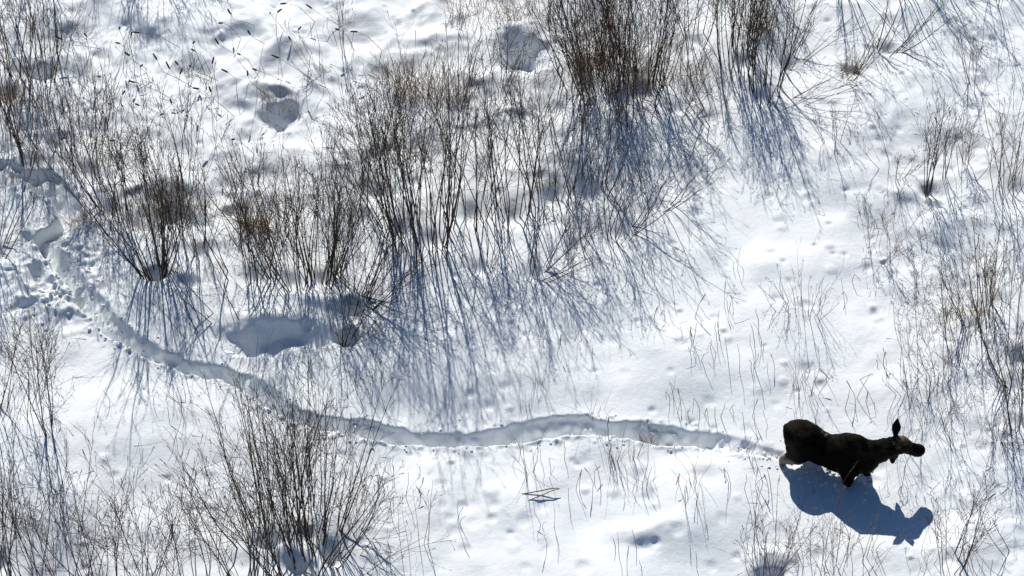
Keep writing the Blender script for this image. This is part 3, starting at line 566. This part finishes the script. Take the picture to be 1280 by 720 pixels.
ball((hx(1.40), .23, 1.93), .12, .9, (.24, .16, .09)); ball((hx(1.50), .27, 1.84), .12, .75, (.20, .13, .075)); ball((hx(1.62), .31, 1.73), .08, .5, (.10, .066, .04))
ball((hx(1.42), .13, 1.80), .09, .5, (.15, .10, .06)); ball((hx(1.30), .12, 1.86), .06, .5, (.20, .15, .10))
ball((hx(1.92), .41, 1.29), .05, .6, (.16, .07, .06))
back_highlight = (sstep(n2 * 2.2 + .1) * .45)  # white highlight on the back, sheen and snow painted into the coat colour
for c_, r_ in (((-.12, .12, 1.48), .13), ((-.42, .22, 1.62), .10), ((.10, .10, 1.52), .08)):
    d_ = np.linalg.norm((co - np.array(c_)) * np.array([.6, 1.2, 1]), axis=1); blend(sstep((r_ - d_) / (r_ * .8)) * back_highlight * 1.6, (.16, .15, .14))
for c_, r_ in (((hx(1.475), .14, 1.75), .036), ((hx(1.42), .38, 1.77), .036), ((hx(1.865), .33, 1.45), .028), ((hx(1.83), .54, 1.46), .028)):
    d_ = np.linalg.norm(co - np.array(c_), axis=1); m_ = np.clip((r_ - d_) / (.4 * r_), 0, 1)[:, None]; col[:, :3] = col[:, :3] * (1 - m_) + np.array([.004, .003, .003]) * m_
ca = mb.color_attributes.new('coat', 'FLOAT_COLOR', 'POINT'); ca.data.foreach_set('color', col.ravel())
mm = bpy.data.materials.new('moose_coat'); mm.use_nodes = True; n = mm.node_tree; b = n.nodes['Principled BSDF']
b.inputs['Roughness'].default_value = .62; b.inputs['Specular IOR Level'].default_value = .03
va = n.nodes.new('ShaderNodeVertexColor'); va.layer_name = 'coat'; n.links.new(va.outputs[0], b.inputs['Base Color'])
tc = n.nodes.new('ShaderNodeTexCoord'); mp = n.nodes.new('ShaderNodeMapping'); mp.inputs['Scale'].default_value = (30, 90, 60)
ns = n.nodes.new('ShaderNodeTexNoise'); ns.inputs['Scale'].default_value = 1.0; ns.inputs['Detail'].default_value = 4
bp = n.nodes.new('ShaderNodeBump'); bp.inputs['Strength'].default_value = .6; bp.inputs['Distance'].default_value = .02
n.links.new(tc.outputs['Object'], mp.inputs[0]); n.links.new(mp.outputs[0], ns.inputs['Vector']); n.links.new(ns.outputs['Fac'], bp.inputs['Height']); n.links.new(bp.outputs[0], b.inputs['Normal'])
mb.materials.clear(); mb.materials.append(mm)
mb.polygons.foreach_set('use_smooth', np.ones(len(mb.polygons), bool))
mo = bpy.data.objects.new('moose', mb); C.collection.objects.link(mo)
mo.location = (MO[0], MO[1], gz(*MO) - .60); mo.rotation_euler = (0, 0, R(-22))
mo['label'] = 'dark brown moose standing standing in deep snow with a tan forehead, where the trail ends'; mo['category'] = 'moose'

# ------------------------------------------------------------------ shrubs
for i, s in enumerate(SH):
    shrub(s[0], s[1], s[2], s[3], s[4], s[5], seed=i, **s[6])

# ------------------------------------------------------------------ dead grass tufts
for (px, py, h, n_, rad, lb, m_) in [
    (775, 95, 1.6, 190, .8, 'rusty dead grass at the foot of the dense thicket at the top', 'grass'),
    (740, 70, 1.2, 160, .5, 'rusty dead grass under the left flank of the dense thicket', 'grass'),
    (540, 118, 1.1, 220, .8, 'brown dead grass patch behind the tallest central clump', 'grass'),
    (500, 100, .8, 120, .7, 'thin brown grass left of the patch behind the central clump', 'grass'),
    (318, 285, 1.1, 150, .3, 'bright rusty grass among the stems left of the central thicket', 'grass'),
    (215, 258, .9, 70, .45, 'taller dead grass standing in the grassy hollow at left', 'straw'),
    (160, 272, .5, 60, .55, 'short grey brown grass at the left end of the grassy hollow', 'straw'),
    (262, 262, .45, 50, .5, 'short dry grass at the right end of the grassy hollow', 'straw'),
    (104, 278, .6, 70, .3, 'pale straw grass overhanging the hollow at the start of the trail', 'straw'),
    (28, 208, .45, 60, .6, 'short brown grass in the hollow at the left edge', 'straw'),
    (8, 130, 1.2, 140, .45, 'rusty dead grass at the left edge below the top left corner', 'grass'),
    (350, 132, .4, 70, .4, 'thin dry grass over the rim of the round snow pit', 'straw'),
    (600, 12, .8, 140, .9, 'brown dead grass along the top edge left of the dense thicket', 'grass'),
    (660, 22, .7, 90, .6, 'brown grass on the rim of the snow hollow at top centre', 'grass'),
    (1062, 84, .5, 60, .2, 'small tan grass tuft in the tangled shrub at upper right', 'straw'),
    (812, 545, .45, 46, .22, 'rusty broken stalks in the trail, the only tuft inside the trench', 'grass'),
    (1215, 385, .5, 60, .3, 'dry tan grass under the right side bushes', 'straw'),
    (948, 40, 1.1, 120, .3, 'rusty grass inside the upright brown thicket near the top', 'grass'),
    (860, 95, .6, 60, .4, 'tan grass right of the dense rusty thicket', 'straw')]:
    tuft(px, py, h, n_, rad, lb, m_)

# ------------------------------------------------------------------ cattails on the open snow at upper left
def poly_obj(name, pts, rad, m, parent=None, sides=4):
    P = np.array(pts, float)[None]; V, F = tubes(P, np.array(rad, float)[None], sides); return mesh_obj(name, V, F, M[m], parent)
rc = random.Random(5)
CT = [(114, 44), (158, 37), (168, 39), (179, 46), (155, 52), (160, 61), (165, 66), (200, 74), (185, 83), (213, 86), (227, 83), (230, 96), (133, 98), (173, 106),
      (255, 119), (272, 121), (220, 136), (245, 50), (247, 63), (277, 70), (268, 81), (307, 84), (283, 30), (291, 25), (290, 5), (317, 53), (316, 106), (145, 134), (180, 136),
      (352, 30), (341, 31), (378, 45), (366, 55), (448, 43), (327, 97), (352, 78), (360, 10), (389, 8), (288, 97), (302, 185), (82, 50), (148, 176), (425, 32), (245, 92)]
for i, (hx, hy) in enumerate(CT):
    L = rc.uniform(.7, 1.25); ln = rc.uniform(-1.0, .1); away = rc.uniform(-.5, .3)
    d = Vector((ln, away, .75)).normalized()
    # base so that the head tip lands near (hx, hy)
    dpx = d.x * L * 58; dpy = -(d.z * L * 38 + d.y * L * 45)
    bx, by = hx - dpx, hy - dpy; c = at(bx, by); g = gz(*c)
    rt = empty('cattail', (c[0], c[1], g), 'thin leaning cattail with a dark brown seed head on the open snow at upper left', 'cattail', 'cattails on the upper left snow')
    k = Vector((rc.uniform(-.12, .12), rc.uniform(-.12, .12), 0))
    pts = [Vector((0, 0, -.03)), d * L * .35 + k * .4, d * L * .7 + k, d * L]
    poly_obj('stalk', pts, [.0065, .006, .005, .0045], 'reed', rt)
    e = (pts[3] - pts[2]).normalized() + Vector((rc.uniform(-.3, .5), rc.uniform(-.3, .3), rc.uniform(-.5, 0))); e.normalize(); a = pts[3]
    hl = rc.uniform(.13, .20)
    poly_obj('seed_head', [a, a + e * .015, a + e * hl * .5, a + e * hl * .92, a + e * hl], [.006, .019, .022, .018, .005], 'head', rt, 6)

# ------------------------------------------------------------------ single reed stalks, straight or snapped
def reed(px, py, L, dx, dy, bend, label, group, m='reed', r=.0065, seedy=False):
    c = at(px, py); g = gz(*c); d = Vector((dx, dy, 1)).normalized()
    a = Vector((0, 0, -.03)); b_ = d * L * .55 + Vector((rc.uniform(-.02, .02), 0, 0)); mid = d * L * .27
    if bend:
        e = Vector((rc.uniform(-1, 1), rc.uniform(-.8, .5), rc.uniform(-.7, .3))).normalized(); t_ = b_ + e * L * rc.uniform(.3, .5)
    else: t_ = d * L + Vector((rc.uniform(-.05, .05), rc.uniform(-.05, .05), 0))
    pts = [a, mid, b_, b_ + (t_ - b_) * .5, t_]; P = np.array([list(q) for q in pts])[None]
    rr = np.array([[r, r * .95, r * .85, r * .75, r * .6]])
    if seedy: rr[0, 3] = r * 1.9; rr[0, 4] = r * 1.3
    V, F = tubes(P, rr, 4); o = mesh_obj('dry_stalk', V, F, M[m]); o.location = (c[0], c[1], g)
    o['label'] = label; o['category'] = 'dry stalk'; o['group'] = group
ZONES = [
 (34, 640, 960, 400, 520, 'thin dry stalk on the open snow above the trail', 'stalks above the trail'),
 (26, 790, 1080, 330, 470, 'thin dry stalk on the smooth snow between shadows and right side bushes', 'stalks on the smooth snow right of centre'),
 (24, 640, 960, 505, 560, 'broken dry stalk at the lip of the trail', 'stalks along the trail lip'),
 (40, 640, 960, 565, 640, 'short dry stalk on the snow just below the trail', 'stalks below the trail'),
 (16, 560, 940, 640, 720, 'lone dry stalk on the smooth snow at the bottom edge', 'stalks at the bottom edge'),
 (22, 1090, 1280, 230, 400, 'thin dry stalk among the weeds on the right side', 'stalks among the right side weeds'),
 (18, 1090, 1280, 400, 560, 'thin dry stalk among the bushes level with the moose', 'stalks right of and above the moose'),
 (28, 960, 1270, 600, 720, 'thin dry stalk near the moose shadow', 'stalks around the moose shadow'),
 (16, 960, 1090, 420, 520, 'thin dry stalk on the snow above the moose back', 'stalks above the moose back'),
 (16, 480, 640, 560, 700, 'thin dry stalk on bare snow right of the lower clump', 'stalks right of the lower clump'),
 (20, 250, 460, 0, 170, 'thin dry stalk without a seed head at upper left', 'bare stalks at upper left'),
 (14, 100, 250, 480, 560, 'thin dry stalk on the snow below the bend of the trail', 'stalks below the bend of the trail')]
for (n_, x0, x1, y0, y1, lb, gr) in ZONES:
    i = 0
    while i < n_:
        cx, cy = rc.uniform(x0, x1), rc.uniform(y0, y1)
        for q in range(rc.choice((1, 1, 2, 3))):
            if i >= n_: break
            i += 1
            x_, y_ = cx + rc.gauss(0, 7), cy + rc.gauss(0, 4)
            if 975 < x_ < 1160 and 545 < y_ < 606: y_ += 70
            reed(x_, y_, rc.uniform(.22, .75), rc.gauss(-.12, .22), rc.gauss(.05, .2), rc.random() < .25, lb, gr, 'reed', rc.uniform(.0035, .0065), rc.random() < .2)
# weed fans near the trail, each counted on its own
for (px, py, h, n_, rad, lb) in [
    (662, 588, 1.3, 12, .1, 'upright pale weed fan below the trail, leftmost of them'),
    (768, 572, 1.1, 14, .16, 'pale weed fan just below the trail under the bulge of the trench'),
    (793, 570, .8, 10, .12, 'short weed fan below the rusty tuft in the trail'),
    (808, 598, .9, 7, .2, 'splayed weeds beside the dimple below the trail'),
    (868, 602, 1.0, 8, .15, 'weeds beside the soft dimple left of the moose'),
    (745, 512, 1.2, 9, .22, 'loose stalks above the trail where it bulges'),
    (655, 505, .9, 7, .12, 'pale weeds above the trail, left of the bulge'),
    (1000, 478, .8, 9, .15, 'pale short weeds on the snow above the moose rump'),
    (675, 478, .7, 7, .12, 'small weeds at the end of the central shadows')]:
    o = tuft(px, py, h, n_, rad, lb, 'reed', .35, name='weed_fan', droop=.0); o['category'] = 'weeds'
# two fallen sticks
for (px, py, a, L, lb) in [(676, 613, 8, .75, 'thick broken stick lying on the snow, upper of the crossed pair'), (678, 618, 22, .7, 'thick broken stick lying on the snow, lower of the crossed pair')]:
    c = at(px, py); g = gz(*c); d = Vector((math.cos(R(a)), math.sin(R(a)), .06))
    o = poly_obj('broken_stick', [-d * L / 2 + Vector((0, 0, .05)), Vector((0, 0, .06)), d * L * .3 + Vector((0, 0, .09)), d * L / 2 + Vector((0, 0, .05))], [.011, .012, .011, .008], 'palebark', None, 6)
    o.location = (c[0], c[1], g); o['label'] = lb; o['category'] = 'stick'
